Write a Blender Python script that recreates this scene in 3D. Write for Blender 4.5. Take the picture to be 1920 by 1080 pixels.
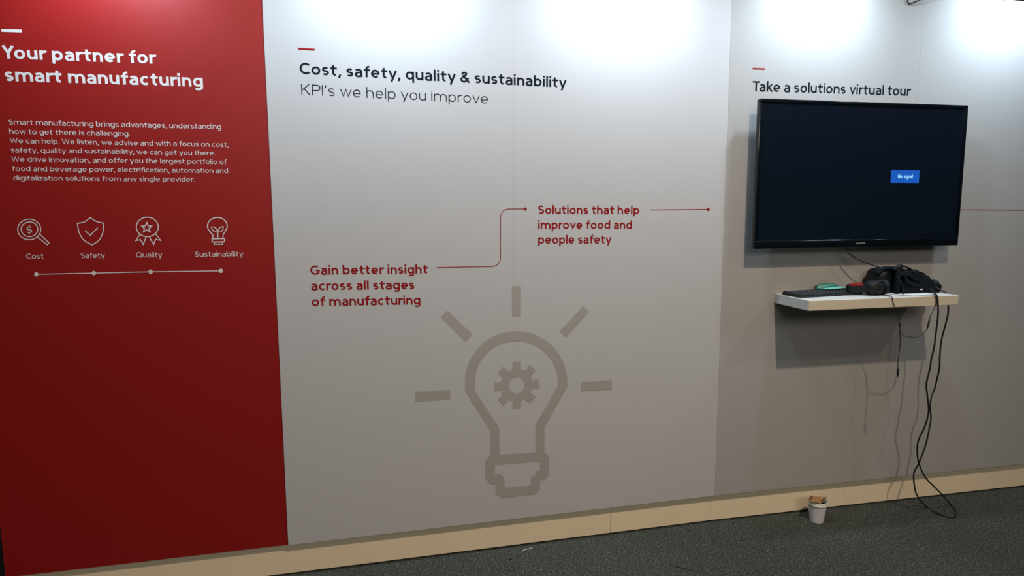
import bpy, bmesh, math, random
from mathutils import Vector, Matrix, noise
from mathutils.geometry import tessellate_polygon

for o in list(bpy.data.objects):
    bpy.data.objects.remove(o)
SC = bpy.context.scene
COL = SC.collection
random.seed(4)

# ------------------------------------------------------------------ camera
F = 1220.0                                   # focal length in pixels of the 1920 px frame
CAM = Vector((0, 0, 1.5))
RX = Vector((0.9727941359260102, -0.23163465354360374, -0.004117522533749074))   # camera right in world
RD = Vector((-0.03168203193252752, -0.11540534006133454, -0.9928131118875446))   # camera down
RF = Vector((0.22949470137803496, 0.9659332247950544, -0.11960422598033024))     # camera forward
cam = bpy.data.cameras.new('camera')
cam.sensor_fit = 'HORIZONTAL'; cam.sensor_width = 36.0; cam.lens = F / 1920.0 * 36.0
cam.clip_start = 0.05; cam.clip_end = 100
camo = bpy.data.objects.new('camera', cam); COL.objects.link(camo)
m = Matrix((RX, -RD, -RF)).transposed().to_4x4(); m.translation = CAM
camo.matrix_world = m
SC.camera = camo

# ------------------------------------------------------------------ world, lights, exposure
world = bpy.data.worlds.new('world'); SC.world = world; world.use_nodes = True
bg = world.node_tree.nodes['Background']
bg.inputs[0].default_value = (0.60, 0.75, 0.80, 1); bg.inputs[1].default_value = 0.030
SC.view_settings.view_transform = 'Standard'
SC.view_settings.look = 'None'
SC.view_settings.gamma = 1.0
SC.view_settings.use_curve_mapping = False
SC.view_settings.exposure = 0.0

# geometry of the booth wall: a straight run, then a run turned a little towards the camera
YW = 2.655
HB = 0.144                                   # underside of the panels
TOPZ = 2.487
J = Vector((1.6187, YW, 0.0))
A3 = math.radians(-1.4535)
D3 = Vector((math.cos(A3), math.sin(A3), 0)); N3 = Vector((-D3.y, D3.x, 0))

def P3(x, off, z):                           # along the right run, distance in front of it, height
    return J + D3 * x - N3 * off + Vector((0, 0, z))

def lamp_spot(name, loc, aim, power, size_deg, blend, color, radius):
    l = bpy.data.lights.new(name, 'SPOT'); l.energy = power; l.color = color
    l.spot_size = math.radians(size_deg); l.spot_blend = blend; l.shadow_soft_size = radius
    o = bpy.data.objects.new(name, l); COL.objects.link(o); o.location = loc
    o.rotation_euler = (Vector(aim) - Vector(loc)).to_track_quat('-Z', 'Y').to_euler()
    return o

HALL1 = 120.0; HALL2 = 24.0; AMB = 10.0; FLOOD = 50.0; FAR = 139.0; WORLD = 0.015
bg.inputs[1].default_value = WORLD
COOL = (0.62, 0.80, 1.0)
lamp_spot('hall_lamp', P3(-0.03, 2.97, 4.55), (0.45, 2.1, -0.5), HALL1 * 4, 95, 1.0, (1.0, 0.83, 0.66), 0.05)
lamp_spot('hall_lamp', P3(3.2, 3.4, 4.6), P3(0.3, 0, 0.9), HALL2 * 4, 120, 0.6, (1.0, 0.9, 0.82), 0.10)
def area(name, loc, aim, sx, sy, power, color):
    al = bpy.data.lights.new(name, 'AREA'); al.shape = 'RECTANGLE'; al.size = sx; al.size_y = sy
    al.energy = power; al.color = color
    o = bpy.data.objects.new(name, al); COL.objects.link(o); o.location = loc
    o.rotation_euler = (Vector(aim) - Vector(loc)).to_track_quat('-Z', 'Y').to_euler()
area('overhead_fill', (1.5, -1.5, 6.0), (1.5, -1.5, 0), 9, 7, AMB, (1.0, 0.93, 0.86))  # added soft overhead fill for the ambient level
area('frontal_fill', (0.8, -6.0, 4.5), (1.0, 2.6, 1.0), 4, 2, FAR, (1.0, 0.95, 0.88))  # added broad frontal fill that evens out the wall brightness

FL = []                                       # the five floodlights over the wall top
for X in (-0.82, 0.14, 1.10):
    FL.append((Vector((X, YW, 0)), Vector((0, -1, 0)), 0.0))
for x in (0.42, 1.40):
    FL.append((P3(x, 0, 0), -N3, A3))
for (b, n, a) in FL:
    lamp_spot('flood_beam', b + n * 0.335 + Vector((0, 0, 2.595)), b + n * 0.02 + Vector((0, 0, 2.24)),
              FLOOD, 150, 1.0, COOL, 0.045)

# ------------------------------------------------------------------ materials
def mat(name, color, rough=0.6, metal=0.0, emit=None, estr=0.0, var=0.0, vscale=20, bump=0.0, bscale=200,
        spec=0.5, trans=0.0, alpha=None):
    m = bpy.data.materials.new(name); m.use_nodes = True
    nt = m.node_tree; p = nt.nodes['Principled BSDF']
    c = tuple(color) + (1,)
    p.inputs['Base Color'].default_value = c
    p.inputs['Roughness'].default_value = rough; p.inputs['Metallic'].default_value = metal
    p.inputs['Specular IOR Level'].default_value = spec
    p.inputs['Transmission Weight'].default_value = trans
    tc = nt.nodes.new('ShaderNodeTexCoord')
    if var > 0:
        nz = nt.nodes.new('ShaderNodeTexNoise'); nz.inputs['Scale'].default_value = vscale
        nz.inputs['Detail'].default_value = 4
        nt.links.new(tc.outputs['Object'], nz.inputs['Vector'])
        mx = nt.nodes.new('ShaderNodeMixRGB'); mx.blend_type = 'MIX'
        mx.inputs[1].default_value = tuple(v * (1 - var) for v in color) + (1,)
        mx.inputs[2].default_value = tuple(min(1, v * (1 + var)) for v in color) + (1,)
        nt.links.new(nz.outputs['Fac'], mx.inputs[0]); nt.links.new(mx.outputs[0], p.inputs['Base Color'])
    if bump > 0:
        nb = nt.nodes.new('ShaderNodeTexNoise'); nb.inputs['Scale'].default_value = bscale
        nt.links.new(tc.outputs['Object'], nb.inputs['Vector'])
        bp = nt.nodes.new('ShaderNodeBump'); bp.inputs['Strength'].default_value = bump
        bp.inputs['Distance'].default_value = 0.002
        nt.links.new(nb.outputs['Fac'], bp.inputs['Height']); nt.links.new(bp.outputs[0], p.inputs['Normal'])
    if emit:
        p.inputs['Emission Color'].default_value = tuple(emit) + (1,)
        p.inputs['Emission Strength'].default_value = estr
    return m

def fabric(name, color, mottle=0.02):
    """stretched printed textile: fine square weave in relief and colour"""
    m = bpy.data.materials.new(name); m.use_nodes = True
    nt = m.node_tree; p = nt.nodes['Principled BSDF']
    p.inputs['Roughness'].default_value = 0.85; p.inputs['Specular IOR Level'].default_value = 0.15
    tc = nt.nodes.new('ShaderNodeTexCoord')
    w1 = nt.nodes.new('ShaderNodeTexWave'); w1.bands_direction = 'X'; w1.inputs['Scale'].default_value = 150
    w2 = nt.nodes.new('ShaderNodeTexWave'); w2.bands_direction = 'Z'; w2.inputs['Scale'].default_value = 150
    ad = nt.nodes.new('ShaderNodeMath'); ad.operation = 'ADD'
    for w in (w1, w2):
        w.inputs['Distortion'].default_value = 0.4
        nt.links.new(tc.outputs['Object'], w.inputs['Vector'])
    nt.links.new(w1.outputs['Fac'], ad.inputs[0]); nt.links.new(w2.outputs['Fac'], ad.inputs[1])
    bp = nt.nodes.new('ShaderNodeBump'); bp.inputs['Strength'].default_value = 0.06; bp.inputs['Distance'].default_value = 0.0005
    nt.links.new(ad.outputs[0], bp.inputs['Height']); nt.links.new(bp.outputs[0], p.inputs['Normal'])
    nz = nt.nodes.new('ShaderNodeTexNoise'); nz.inputs['Scale'].default_value = 260; nz.inputs['Detail'].default_value = 3
    nt.links.new(tc.outputs['Object'], nz.inputs['Vector'])
    mx = nt.nodes.new('ShaderNodeMixRGB')
    mx.inputs[1].default_value = tuple(v * (1 - mottle * 2) for v in color) + (1,)
    mx.inputs[2].default_value = tuple(v * (1 + mottle * 2) for v in color) + (1,)
    nt.links.new(nz.outputs['Fac'], mx.inputs[0]); nt.links.new(mx.outputs[0], p.inputs['Base Color'])
    return m

def carpet_mat():
    m = bpy.data.materials.new('carpet'); m.use_nodes = True
    nt = m.node_tree; N = nt.nodes; L = nt.links; p = N['Principled BSDF']
    p.inputs['Roughness'].default_value = 1.0; p.inputs['Specular IOR Level'].default_value = 0.05
    tc = N.new('ShaderNodeTexCoord')
    def noi(scale, detail=3, vec=None):
        n = N.new('ShaderNodeTexNoise'); n.inputs['Scale'].default_value = scale; n.inputs['Detail'].default_value = detail
        L.new(vec or tc.outputs['Object'], n.inputs['Vector']); return n
    big = noi(1.6, 5); mid = noi(110, 2)
    mp = N.new('ShaderNodeMapping'); mp.inputs['Rotation'].default_value = (0, 0, 0.30); mp.inputs['Scale'].default_value = (1.0, 0.5, 1)
    L.new(tc.outputs['Object'], mp.inputs['Vector'])
    fine = noi(260, 2, mp.outputs[0])
    rib = N.new('ShaderNodeTexWave'); rib.inputs['Scale'].default_value = 26; rib.inputs['Distortion'].default_value = 5.0
    rib.inputs['Detail'].default_value = 2; rib.inputs['Detail Scale'].default_value = 6
    mp2 = N.new('ShaderNodeMapping'); mp2.inputs['Rotation'].default_value = (0, 0, 0.30); L.new(tc.outputs['Object'], mp2.inputs['Vector'])
    L.new(mp2.outputs[0], rib.inputs['Vector'])
    ramp = N.new('ShaderNodeValToRGB'); e = ramp.color_ramp.elements
    e[0].position = 0.33; e[0].color = (0.018, 0.020, 0.016, 1)
    e[1].position = 0.74; e[1].color = (0.17, 0.183, 0.158, 1)
    k = ramp.color_ramp.elements.new(0.52); k.color = (0.062, 0.067, 0.057, 1)
    add = N.new('ShaderNodeMath'); add.operation = 'MULTIPLY_ADD'; add.inputs[1].default_value = 0.55
    L.new(fine.outputs['Fac'], add.inputs[0])
    a2 = N.new('ShaderNodeMath'); a2.operation = 'MULTIPLY_ADD'; a2.inputs[1].default_value = 0.37
    L.new(mid.outputs['Fac'], a2.inputs[0])
    a3 = N.new('ShaderNodeMath'); a3.operation = 'MULTIPLY'; a3.inputs[1].default_value = 0.07
    L.new(rib.outputs['Fac'], a3.inputs[0]); L.new(a3.outputs[0], a2.inputs[2]); L.new(a2.outputs[0], add.inputs[2])
    L.new(add.outputs[0], ramp.inputs[0])
    mul = N.new('ShaderNodeMixRGB'); mul.blend_type = 'MULTIPLY'; mul.inputs[0].default_value = 1
    r2 = N.new('ShaderNodeValToRGB'); r2.color_ramp.elements[0].position = 0.35; r2.color_ramp.elements[1].position = 0.65
    r2.color_ramp.elements[0].color = (0.82, 0.82, 0.82, 1); r2.color_ramp.elements[1].color = (1, 1, 1, 1)
    L.new(big.outputs['Fac'], r2.inputs[0]); L.new(ramp.outputs[0], mul.inputs[1]); L.new(r2.outputs[0], mul.inputs[2])
    sp = noi(150, 0); sr = N.new('ShaderNodeValToRGB'); sr.color_ramp.elements[0].position = 0.70; sr.color_ramp.elements[1].position = 0.76
    sr.color_ramp.elements[1].color = (0.55, 0.55, 0.55, 1); L.new(sp.outputs['Fac'], sr.inputs[0])
    sm = N.new('ShaderNodeMixRGB'); sm.inputs[2].default_value = (0.26, 0.28, 0.25, 1)
    L.new(sr.outputs[0], sm.inputs[0]); L.new(mul.outputs[0], sm.inputs[1]); L.new(sm.outputs[0], p.inputs['Base Color'])
    bp = N.new('ShaderNodeBump'); bp.inputs['Strength'].default_value = 0.8; bp.inputs['Distance'].default_value = 0.004
    L.new(add.outputs[0], bp.inputs['Height']); L.new(bp.outputs[0], p.inputs['Normal'])
    return m

M = {}
M['red'] = fabric('red_print', (0.245, 0.0070, 0.0055))
M['red'].node_tree.nodes['Principled BSDF'].inputs['Roughness'].default_value = 0.40
M['red'].node_tree.nodes['Principled BSDF'].inputs['Specular IOR Level'].default_value = 0.38
M['white_a'] = fabric('pale_grey_textile', (0.446, 0.432, 0.418))
M['white_b'] = fabric('pale_grey_board', (0.355, 0.338, 0.315))
M['edge'] = mat('panel_edge', (0.70, 0.66, 0.64), 0.7)
M['back'] = mat('panel_back', (0.30, 0.29, 0.28), 0.8)
M['ink_white'] = mat('white_ink', (0.60, 0.56, 0.53), 0.8, spec=0.1)
M['ink_black'] = mat('black_ink', (0.006, 0.011, 0.017), 0.9, spec=0.03)
M['ink_red'] = mat('red_ink', (0.24, 0.005, 0.007), 0.8, spec=0.1)
M['ink_grey'] = mat('grey_ink', (0.330, 0.305, 0.270), 0.85, spec=0.1)
M['line_ink'] = mat('dark_red_ink', (0.24, 0.012, 0.016), 0.8, spec=0.1)
M['board'] = mat('cream_board', (0.84, 0.70, 0.49), 0.55, var=0.04, vscale=6)
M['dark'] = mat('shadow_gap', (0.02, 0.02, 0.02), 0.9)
M['carpet'] = carpet_mat()
M['tv_plastic'] = mat('tv_plastic', (0.006, 0.009, 0.012), 0.30, spec=0.5)
M['tv_gloss'] = mat('tv_gloss', (0.003, 0.005, 0.007), 0.14, spec=0.4)
M['screen'] = mat('screen_glass', (0.003, 0.005, 0.009), 0.22, spec=0.4, emit=(0.12, 0.28, 0.62), estr=0.005)
M['blue'] = mat('blue_screen_box', (0.0, 0.02, 0.1), 0.3, emit=(0.010, 0.085, 0.42), estr=1.0)
M['cyan_txt'] = mat('screen_letters', (0.1, 0.3, 0.4), 0.3, emit=(0.42, 0.80, 0.95), estr=1.0)
M['badge'] = mat('badge_silver', (0.35, 0.35, 0.35), 0.4, metal=0.3)
M['steel'] = mat('bracket_steel', (0.03, 0.03, 0.03), 0.5, metal=0.6)
M['shelf_top'] = mat('shelf_white', (0.62, 0.63, 0.58), 0.45, var=0.03, vscale=15)
M['shelf_edge'] = mat('shelf_edge_band', (0.62, 0.54, 0.40), 0.5, var=0.03, vscale=30)
M['black_rubber'] = mat('black_rubber', (0.008, 0.008, 0.009), 0.5)
M['black_plastic'] = mat('black_plastic', (0.005, 0.008, 0.010), 0.38, bump=0.1, bscale=400, spec=0.3)
M['black_fabric'] = mat('black_fabric', (0.006, 0.009, 0.011), 0.85, bump=0.3, bscale=300, spec=0.12)
M['grey_gloss'] = mat('grey_lens_shell', (0.022, 0.028, 0.032), 0.30)
M['black_leather'] = mat('black_leatherette', (0.007, 0.008, 0.009), 0.55, bump=0.2, bscale=200, spec=0.25)
M['red_pad'] = mat('red_cushion', (0.30, 0.014, 0.010), 0.6)
M['key'] = mat('key_plastic', (0.012, 0.015, 0.016), 0.5, spec=0.35)
M['kbd'] = mat('keyboard_shell', (0.012, 0.016, 0.018), 0.40)
M['green'] = mat('dark_green_plastic', (0.035, 0.20, 0.13), 0.35, trans=0.25, var=0.35, vscale=60)
M['mint'] = mat('mint_plastic', (0.12, 0.40, 0.30), 0.4)
M['paper'] = mat('white_paper', (0.70, 0.75, 0.75), 0.7)
M['cup'] = mat('paper_cup', (0.66, 0.63, 0.63), 0.65, bump=0.15, bscale=90)
M['cup_lid'] = mat('cup_lid_plastic', (0.74, 0.70, 0.62), 0.35)
M['card'] = mat('brown_card', (0.36, 0.20, 0.085), 0.8, var=0.15, vscale=40)
M['card_dark'] = mat('brown_card_fold', (0.13, 0.055, 0.02), 0.85)
M['lamp_body'] = mat('lamp_body', (0.03, 0.04, 0.045), 0.4, metal=0.3)
M['lens'] = mat('lamp_lens', (0.9, 0.95, 1.0), 0.3, emit=(0.85, 0.95, 1.0), estr=6.0)
M['speck'] = mat('dark_lint', (0.01, 0.01, 0.01), 0.9)
M['thread'] = mat('white_thread', (0.75, 0.75, 0.72), 0.8)

# ------------------------------------------------------------------ helpers
class MB:
    def __init__(self): self.bm = bmesh.new()
    def merge(self, b, mtx=None, mi=0):
        for f in b.faces: f.material_index = mi
        if mtx is not None: bmesh.ops.transform(b, matrix=mtx, verts=b.verts)
        me = bpy.data.meshes.new('tmp'); b.to_mesh(me); b.free(); self.bm.from_mesh(me); bpy.data.meshes.remove(me)
    def box(self, x0, x1, y0, y1, z0, z1, bev=0.0, seg=2, mtx=None, mi=0):
        b = bmesh.new(); bmesh.ops.create_cube(b, size=1)
        for v in b.verts:
            v.co = Vector((x0 if v.co.x < 0 else x1, y0 if v.co.y < 0 else y1, z0 if v.co.z < 0 else z1))
        if bev > 0: bmesh.ops.bevel(b, geom=list(b.edges), offset=bev, segments=seg, profile=0.5, affect='EDGES')
        self.merge(b, mtx, mi); return self
    def ell(self, c, r, seg=20, rot=None, mi=0, wob=0.0):
        b = bmesh.new(); bmesh.ops.create_uvsphere(b, u_segments=seg, v_segments=seg // 2 + 2, radius=1)
        for v in b.verts:
            k = 1 + (wob * noise.noise(v.co * 2.2 + Vector(c) * 30) if wob else 0)
            v.co = Vector((v.co.x * r[0] * k, v.co.y * r[1] * k, v.co.z * r[2] * k))
        mt = Matrix.Translation(c) @ (rot.to_4x4() if rot else Matrix())
        self.merge(b, mt, mi); return self
    def tube(self, pts, r, seg=8, closed=False, smooth=6, radii=None):
        P = [Vector(p) for p in pts]
        if smooth > 1 and len(P) > 2: P, radii = catmull(P, smooth, closed, radii)
        n = len(P); rings = []; up = None
        for i in range(n):
            if closed: t = P[(i + 1) % n] - P[i - 1]
            else: t = P[min(i + 1, n - 1)] - P[max(i - 1, 0)]
            t.normalize()
            if up is None:
                up = t.orthogonal().normalized()
            else:
                up = (up - t * up.dot(t)).normalized()
            s = t.cross(up); rr = radii[i] if radii else r
            rings.append([self.bm.verts.new(P[i] + (up * math.cos(2 * math.pi * k / seg) + s * math.sin(2 * math.pi * k / seg)) * rr) for k in range(seg)])
        for i in range(n if closed else n - 1):
            a, b = rings[i], rings[(i + 1) % n]
            for k in range(seg): self.bm.faces.new((a[k], a[(k + 1) % seg], b[(k + 1) % seg], b[k]))
        if not closed:
            self.bm.faces.new(rings[0][::-1]); self.bm.faces.new(rings[-1])
        return self
    def band(self, pts, width, thick, across, smooth=6):
        """flat strap along pts, wide in the direction `across`"""
        P = [Vector(p) for p in pts]
        P, _ = catmull(P, smooth, False, None)
        across = Vector(across).normalized(); rings = []
        for i in range(len(P)):
            t = (P[min(i + 1, len(P) - 1)] - P[max(i - 1, 0)]).normalized()
            nrm = t.cross(across).normalized(); ac = nrm.cross(t)
            a, b = ac * width / 2, nrm * thick / 2
            rings.append([self.bm.verts.new(P[i] + q) for q in (a + b, -a + b, -a - b, a - b)])
        for i in range(len(P) - 1):
            a, b = rings[i], rings[i + 1]
            for k in range(4): self.bm.faces.new((a[k], a[(k + 1) % 4], b[(k + 1) % 4], b[k]))
        self.bm.faces.new(rings[0][::-1]); self.bm.faces.new(rings[-1])
        return self
    def lathe(self, prof, seg=40, mtx=None, mi=0):
        b = bmesh.new(); rings = []
        for (r, z) in prof:
            rings.append([b.verts.new((r * math.cos(2 * math.pi * k / seg), r * math.sin(2 * math.pi * k / seg), z)) for k in range(seg)])
        for i in range(len(prof) - 1):
            for k in range(seg): b.faces.new((rings[i][k], rings[i][(k + 1) % seg], rings[i + 1][(k + 1) % seg], rings[i + 1][k]))
        if prof[0][0] > 1e-4: b.faces.new(rings[0][::-1])
        if prof[-1][0] > 1e-4: b.faces.new(rings[-1])
        bmesh.ops.remove_doubles(b, verts=b.verts, dist=1e-6)
        self.merge(b, mtx, mi); return self
    def build(self, name, mats, parent=None, smooth=False, sharp=None):
        bmesh.ops.recalc_face_normals(self.bm, faces=self.bm.faces)
        me = bpy.data.meshes.new(name); self.bm.to_mesh(me); self.bm.free()
        if not isinstance(mats, (list, tuple)): mats = [mats]
        for q in mats: me.materials.append(q)
        if smooth:
            for p in me.polygons: p.use_smooth = True
            if sharp is not None: me.set_sharp_from_angle(angle=math.radians(sharp))
        o = bpy.data.objects.new(name, me); COL.objects.link(o)
        if parent: o.parent = parent
        return o

def catmull(P, n, closed, radii):
    out = []; ro = [] if radii else None; N = len(P)
    rng = range(N if closed else N - 1)
    for i in rng:
        if closed: p0, p1, p2, p3 = P[i - 1], P[i], P[(i + 1) % N], P[(i + 2) % N]
        else: p0, p1, p2, p3 = P[max(i - 1, 0)], P[i], P[i + 1], P[min(i + 2, N - 1)]
        for k in range(n):
            t = k / n
            out.append(0.5 * ((2 * p1) + (p2 - p0) * t + (2 * p0 - 5 * p1 + 4 * p2 - p3) * t * t + (3 * p1 - p0 - 3 * p2 + p3) * t ** 3))
            if radii: ro.append(radii[i] * (1 - t) + radii[(i + 1) % N] * t)
    if not closed:
        out.append(P[-1])
        if radii: ro.append(radii[-1])
    return out, ro

def empty(name, loc, rz=0.0):
    o = bpy.data.objects.new(name, None); COL.objects.link(o); o.location = loc; o.rotation_euler = (0, 0, rz)
    o.empty_display_size = 0.1
    return o
def tag(o, label, cat=None, group=None, kind=None):
    o['label'] = label
    if cat: o['category'] = cat
    if group: o['group'] = group
    if kind: o['kind'] = kind
    return o

# ---- pixels of the survey photo to points in the world (used only to lay out measured prints and cables)
def ray(px, py): return RX * (px - 960) + RD * (py - 540) + RF * F
def on_plane(px, py, o, n):
    r = ray(px, py); return CAM + r * ((o - CAM).dot(n) / r.dot(n))
def on_z(px, py, z=0.0):
    r = ray(px, py); return CAM + r * ((z - CAM.z) / r.z)
def W12(px, py, off=0.0):                    # left run (x along, z up)
    return on_plane(px, py, Vector((0, YW - off, 0)), Vector((0, 1, 0)))
def W3(px, py, off=0.0): return on_plane(px, py, J - N3 * off, N3)
def loc3(P, origin):                         # world -> axes of the right run
    d = P - origin; return Vector((d.dot(D3), d.dot(N3), d.z))

# ------------------------------------------------------------------ stroke lettering
def arc(cx, cy, rx, ry, a0, a1, n=14):
    return [(cx + rx * math.cos(math.radians(a0 + (a1 - a0) * i / n)), cy + ry * math.sin(math.radians(a0 + (a1 - a0) * i / n))) for i in range(n + 1)]

def glyph(ch, w):
    """strokes (points, closed) and outer width, cap height = 1"""
    h = w / 2; X = 0.735; A = 1.04; D = -0.27; B = 0.62 + w * 0.25; Nn = 0.56 + w * 0.35
    ry = 0.26; S = []
    def line(*p): S.append((list(p), False))
    def cl(p): S.append((p, True))
    if ch == ' ': return [], 0.20
    if ch == 'o': cl(arc(B / 2, X / 2, (B - w) / 2, (X - w) / 2, 0, 360, 28)[:-1]); return S, B
    if ch in 'bdpqg':
        cl(arc(B / 2, X / 2, (B - w) / 2, (X - w) / 2, 0, 360, 26)[:-1])
        if ch == 'b': line((h, 0), (h, A))
        if ch == 'd': line((B - h, 0), (B - h, A))
        if ch == 'p': line((h, D), (h, X))
        if ch == 'q': line((B - h, D), (B - h, X))
        if ch == 'g': S.append(([(B - h, X)] + arc(B / 2, D + 0.22, (B - w) / 2, 0.22 - h + 0.02, 0, -140, 10), False))
        return S, B
    if ch == 'c': line(*arc(B * .5, X / 2, (B - w) / 2, (X - w) / 2, 48, 312, 18)); return S, B * .86
    if ch == 'e':
        line((h, X * .48), (B - h * .6, X * .48)); line(*arc(B / 2, X / 2, (B - w) / 2, (X - w) / 2, -3, 312, 22))
        return S, B
    if ch in 'nhmur':
        W = Nn
        if ch == 'u':
            line((W - h, 0), (W - h, X)); line(*([(h, X)] + arc(W / 2, h + ry - .02, (W - w) / 2, ry - .02, 180, 360, 12))); return S, W
        line((h, 0), (h, A if ch == 'h' else X))
        if ch == 'r':
            line(*arc(h + .26, X - h - ry, .26, ry, 180, 68, 8)); return S, .40
        line(*(arc(W / 2, X - h - ry, (W - w) / 2, ry, 180, 0, 12) + [(W - h, 0)]))
        if ch == 'm':
            k = W - w; line(*(arc(W / 2 + k, X - h - ry, (W - w) / 2, ry, 180, 0, 12) + [(W - h + k, 0)])); return S, W + k
        return S, W
    if ch == 'a':
        W = .53 + w * .3
        line(*([(.07, X - h - .06)] + arc(W / 2, X - h - .20, (W - w) / 2, .20, 112, 0, 9) + [(W - h, 0)]))
        r = .145
        line((W - h, X * .56), (W * .46, X * .56)); line(*(arc(W * .44, h + r - .005, W * .44 - h, (X * .56 - h) / 2, 90, 270, 12)))
        line(*arc(W * .44, h + r - .005, W - h - W * .44, (X * .56 - h) / 2, 270, 345, 6)); return S, W
    if ch == 's':
        W = .46 + w * .3; r1 = (X - w) / 4
        line(*(arc(W / 2, X - h - r1, (W - w) / 2, r1, 35, 180, 10) + arc(W / 2, X - h - r1, (W - w) / 2, r1, 180, 265, 6)[1:] + arc(W / 2, h + r1, (W - w) / 2, r1, 85, -145, 14)))
        return S, W
    if ch == 't':
        line(*([(.06 + h + .06, X + .20), (.12 + h, h + .16)] + arc(.12 + h + .16, h + .16, .16, .16, 180, 285, 8))); line((0, X - h), (.40 + h, X - h)); return S, .42 + h
    if ch == 'f':
        line(*([(.12 + h, 0)] + arc(.12 + h + .20, A - h - .18, .20, .18, 180, 82, 8))); line((0, X - h), (.38 + h, X - h)); return S, .38 + h
    if ch == 'i':
        line((h, 0), (h, X)); line((h, X + .12), (h, X + .12 + w * 1.08)); return S, w
    if ch == 'l': line((h, 0), (h, A)); return S, w
    if ch == 'k':
        line((h, 0), (h, A)); line((.50 + h * .2, X), (h, X * .40)); line((.18 + h, X * .50), (.54 + h * .2, 0)); return S, .56 + h * .4
    if ch in 'vy':
        W = .60 + h * .5
        if ch == 'v': line((h * .8, X), (W / 2, h * .8), (W - h * .8, X))
        else: line((h * .8, X), (W / 2 + .01, 0)); line((W - h * .8, X), (W * .34, D))
        return S, W
    if ch == 'w':
        W = .88 + w * .5; line((h * .8, X), (W * .28, h), (W * .5, X - h * .5), (W * .72, h), (W - h * .8, X)); return S, W
    if ch == 'z': line((.02, X - h), (.50, X - h), (.03, h), (.52, h)); return S, .52
    if ch == 'C': line(*arc(.45, .5, .45 - h, .5 - h, 48, 312, 22)); return S, .74
    if ch == 'G': line(*(arc(.45, .5, .45 - h, .5 - h, 50, 330, 22) + [(.86 - h, .46), (.52, .46)])); return S, .86
    if ch == 'Q': cl(arc(.46, .5, .46 - h, .5 - h, 0, 360, 30)[:-1]); line((.52, .28), (.84, -.06)); return S, .92
    if ch == 'S':
        W = .62; r1 = (1 - w) / 4
        line(*(arc(W / 2, 1 - h - r1, (W - w) / 2, r1, 38, 265, 16) + arc(W / 2, h + r1, (W - w) / 2, r1, 85, -142, 16))); return S, W
    if ch == 'Y': line((.02 + h * .5, 1), (.36, .46), (.70 - h * .5, 1)); line((.36, 0), (.36, .50)); return S, .72
    if ch == 'W': W = 1.12 + w * .3; line((h * .7, 1), (W * .27, h), (W * .5, 1 - h), (W * .73, h), (W - h * .7, 1)); return S, W
    if ch == 'K': line((h, 0), (h, 1)); line((.62, 1), (h, .42)); line((.22, .58), (.66, 0)); return S, .68
    if ch == 'P': line((h, 0), (h, 1)); line(*([(h, 1 - h)] + arc(.38, 1 - h - .255, .26, .255, 90, -90, 12) + [(h, .49 - h)])); return S, .64
    if ch == 'I': line((h, 0), (h, 1)); return S, w
    if ch == 'T': line((0, 1 - h), (.70, 1 - h)); line((.35, 0), (.35, 1 - h)); return S, .70
    if ch == 'N': line((h, 0), (h, 1)); line((h, 1 - h * .5), (.72 - h, h * .5)); line((.72 - h, 0), (.72 - h, 1)); return S, .72
    if ch == '&':
        line((.74, 0), (.20, .66)); line(*(arc(.34, .80, .16, .20 - h, 215, -40, 12) + [(.22, .46)])); line(*(arc(.30, .27, .30 - h, .27 - h, 115, 310, 12) + [(.66, .44)])); return S, .76
    if ch == "'": line((h + .05, 1.0), (h, .74)); return S, w + .05
    if ch == ',': line((h + .07, .13), (h - .03, -.19)); return S, w + .04
    if ch == '.': line((0, h), (w * 1.05, h)); return S, w * 1.05
    if ch == '$':
        s, W = glyph('S', w); s = list(s) + [([(W / 2, 1), (W / 2, 1.16)], False), ([(W / 2, 0), (W / 2, -.16)], False)]; return s, W
    return [], .3

def ribbon(bm, pts, hw, closed, place, z):
    n = len(pts)
    P = [Vector((p[0], p[1])) for p in pts]
    q = [P[0]]
    for p in P[1:]:
        if (p - q[-1]).length > 1e-5: q.append(p)
    P = q; n = len(P)
    if n < 2: return
    Lf = []; Rt = []
    for i in range(n):
        if closed: a = (P[i] - P[i - 1]).normalized(); b = (P[(i + 1) % n] - P[i]).normalized()
        else:
            a = (P[i] - P[i - 1]).normalized() if i > 0 else None
            b = (P[i + 1] - P[i]).normalized() if i < n - 1 else None
            if a is None: a = b
            if b is None: b = a
        na = Vector((-a.y, a.x)); nb = Vector((-b.y, b.x)); s = na + nb
        if s.length < 1e-4: s = na
        s.normalize(); k = 1 / max(s.dot(na), 0.42)
        Lf.append(bm.verts.new(place(P[i] + s * hw * k, z))); Rt.append(bm.verts.new(place(P[i] - s * hw * k, z)))
    for i in range(n if closed else n - 1):
        j2 = (i + 1) % n
        try: bm.faces.new((Lf[i], Rt[i], Rt[j2], Lf[j2]))
        except ValueError: pass

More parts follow.
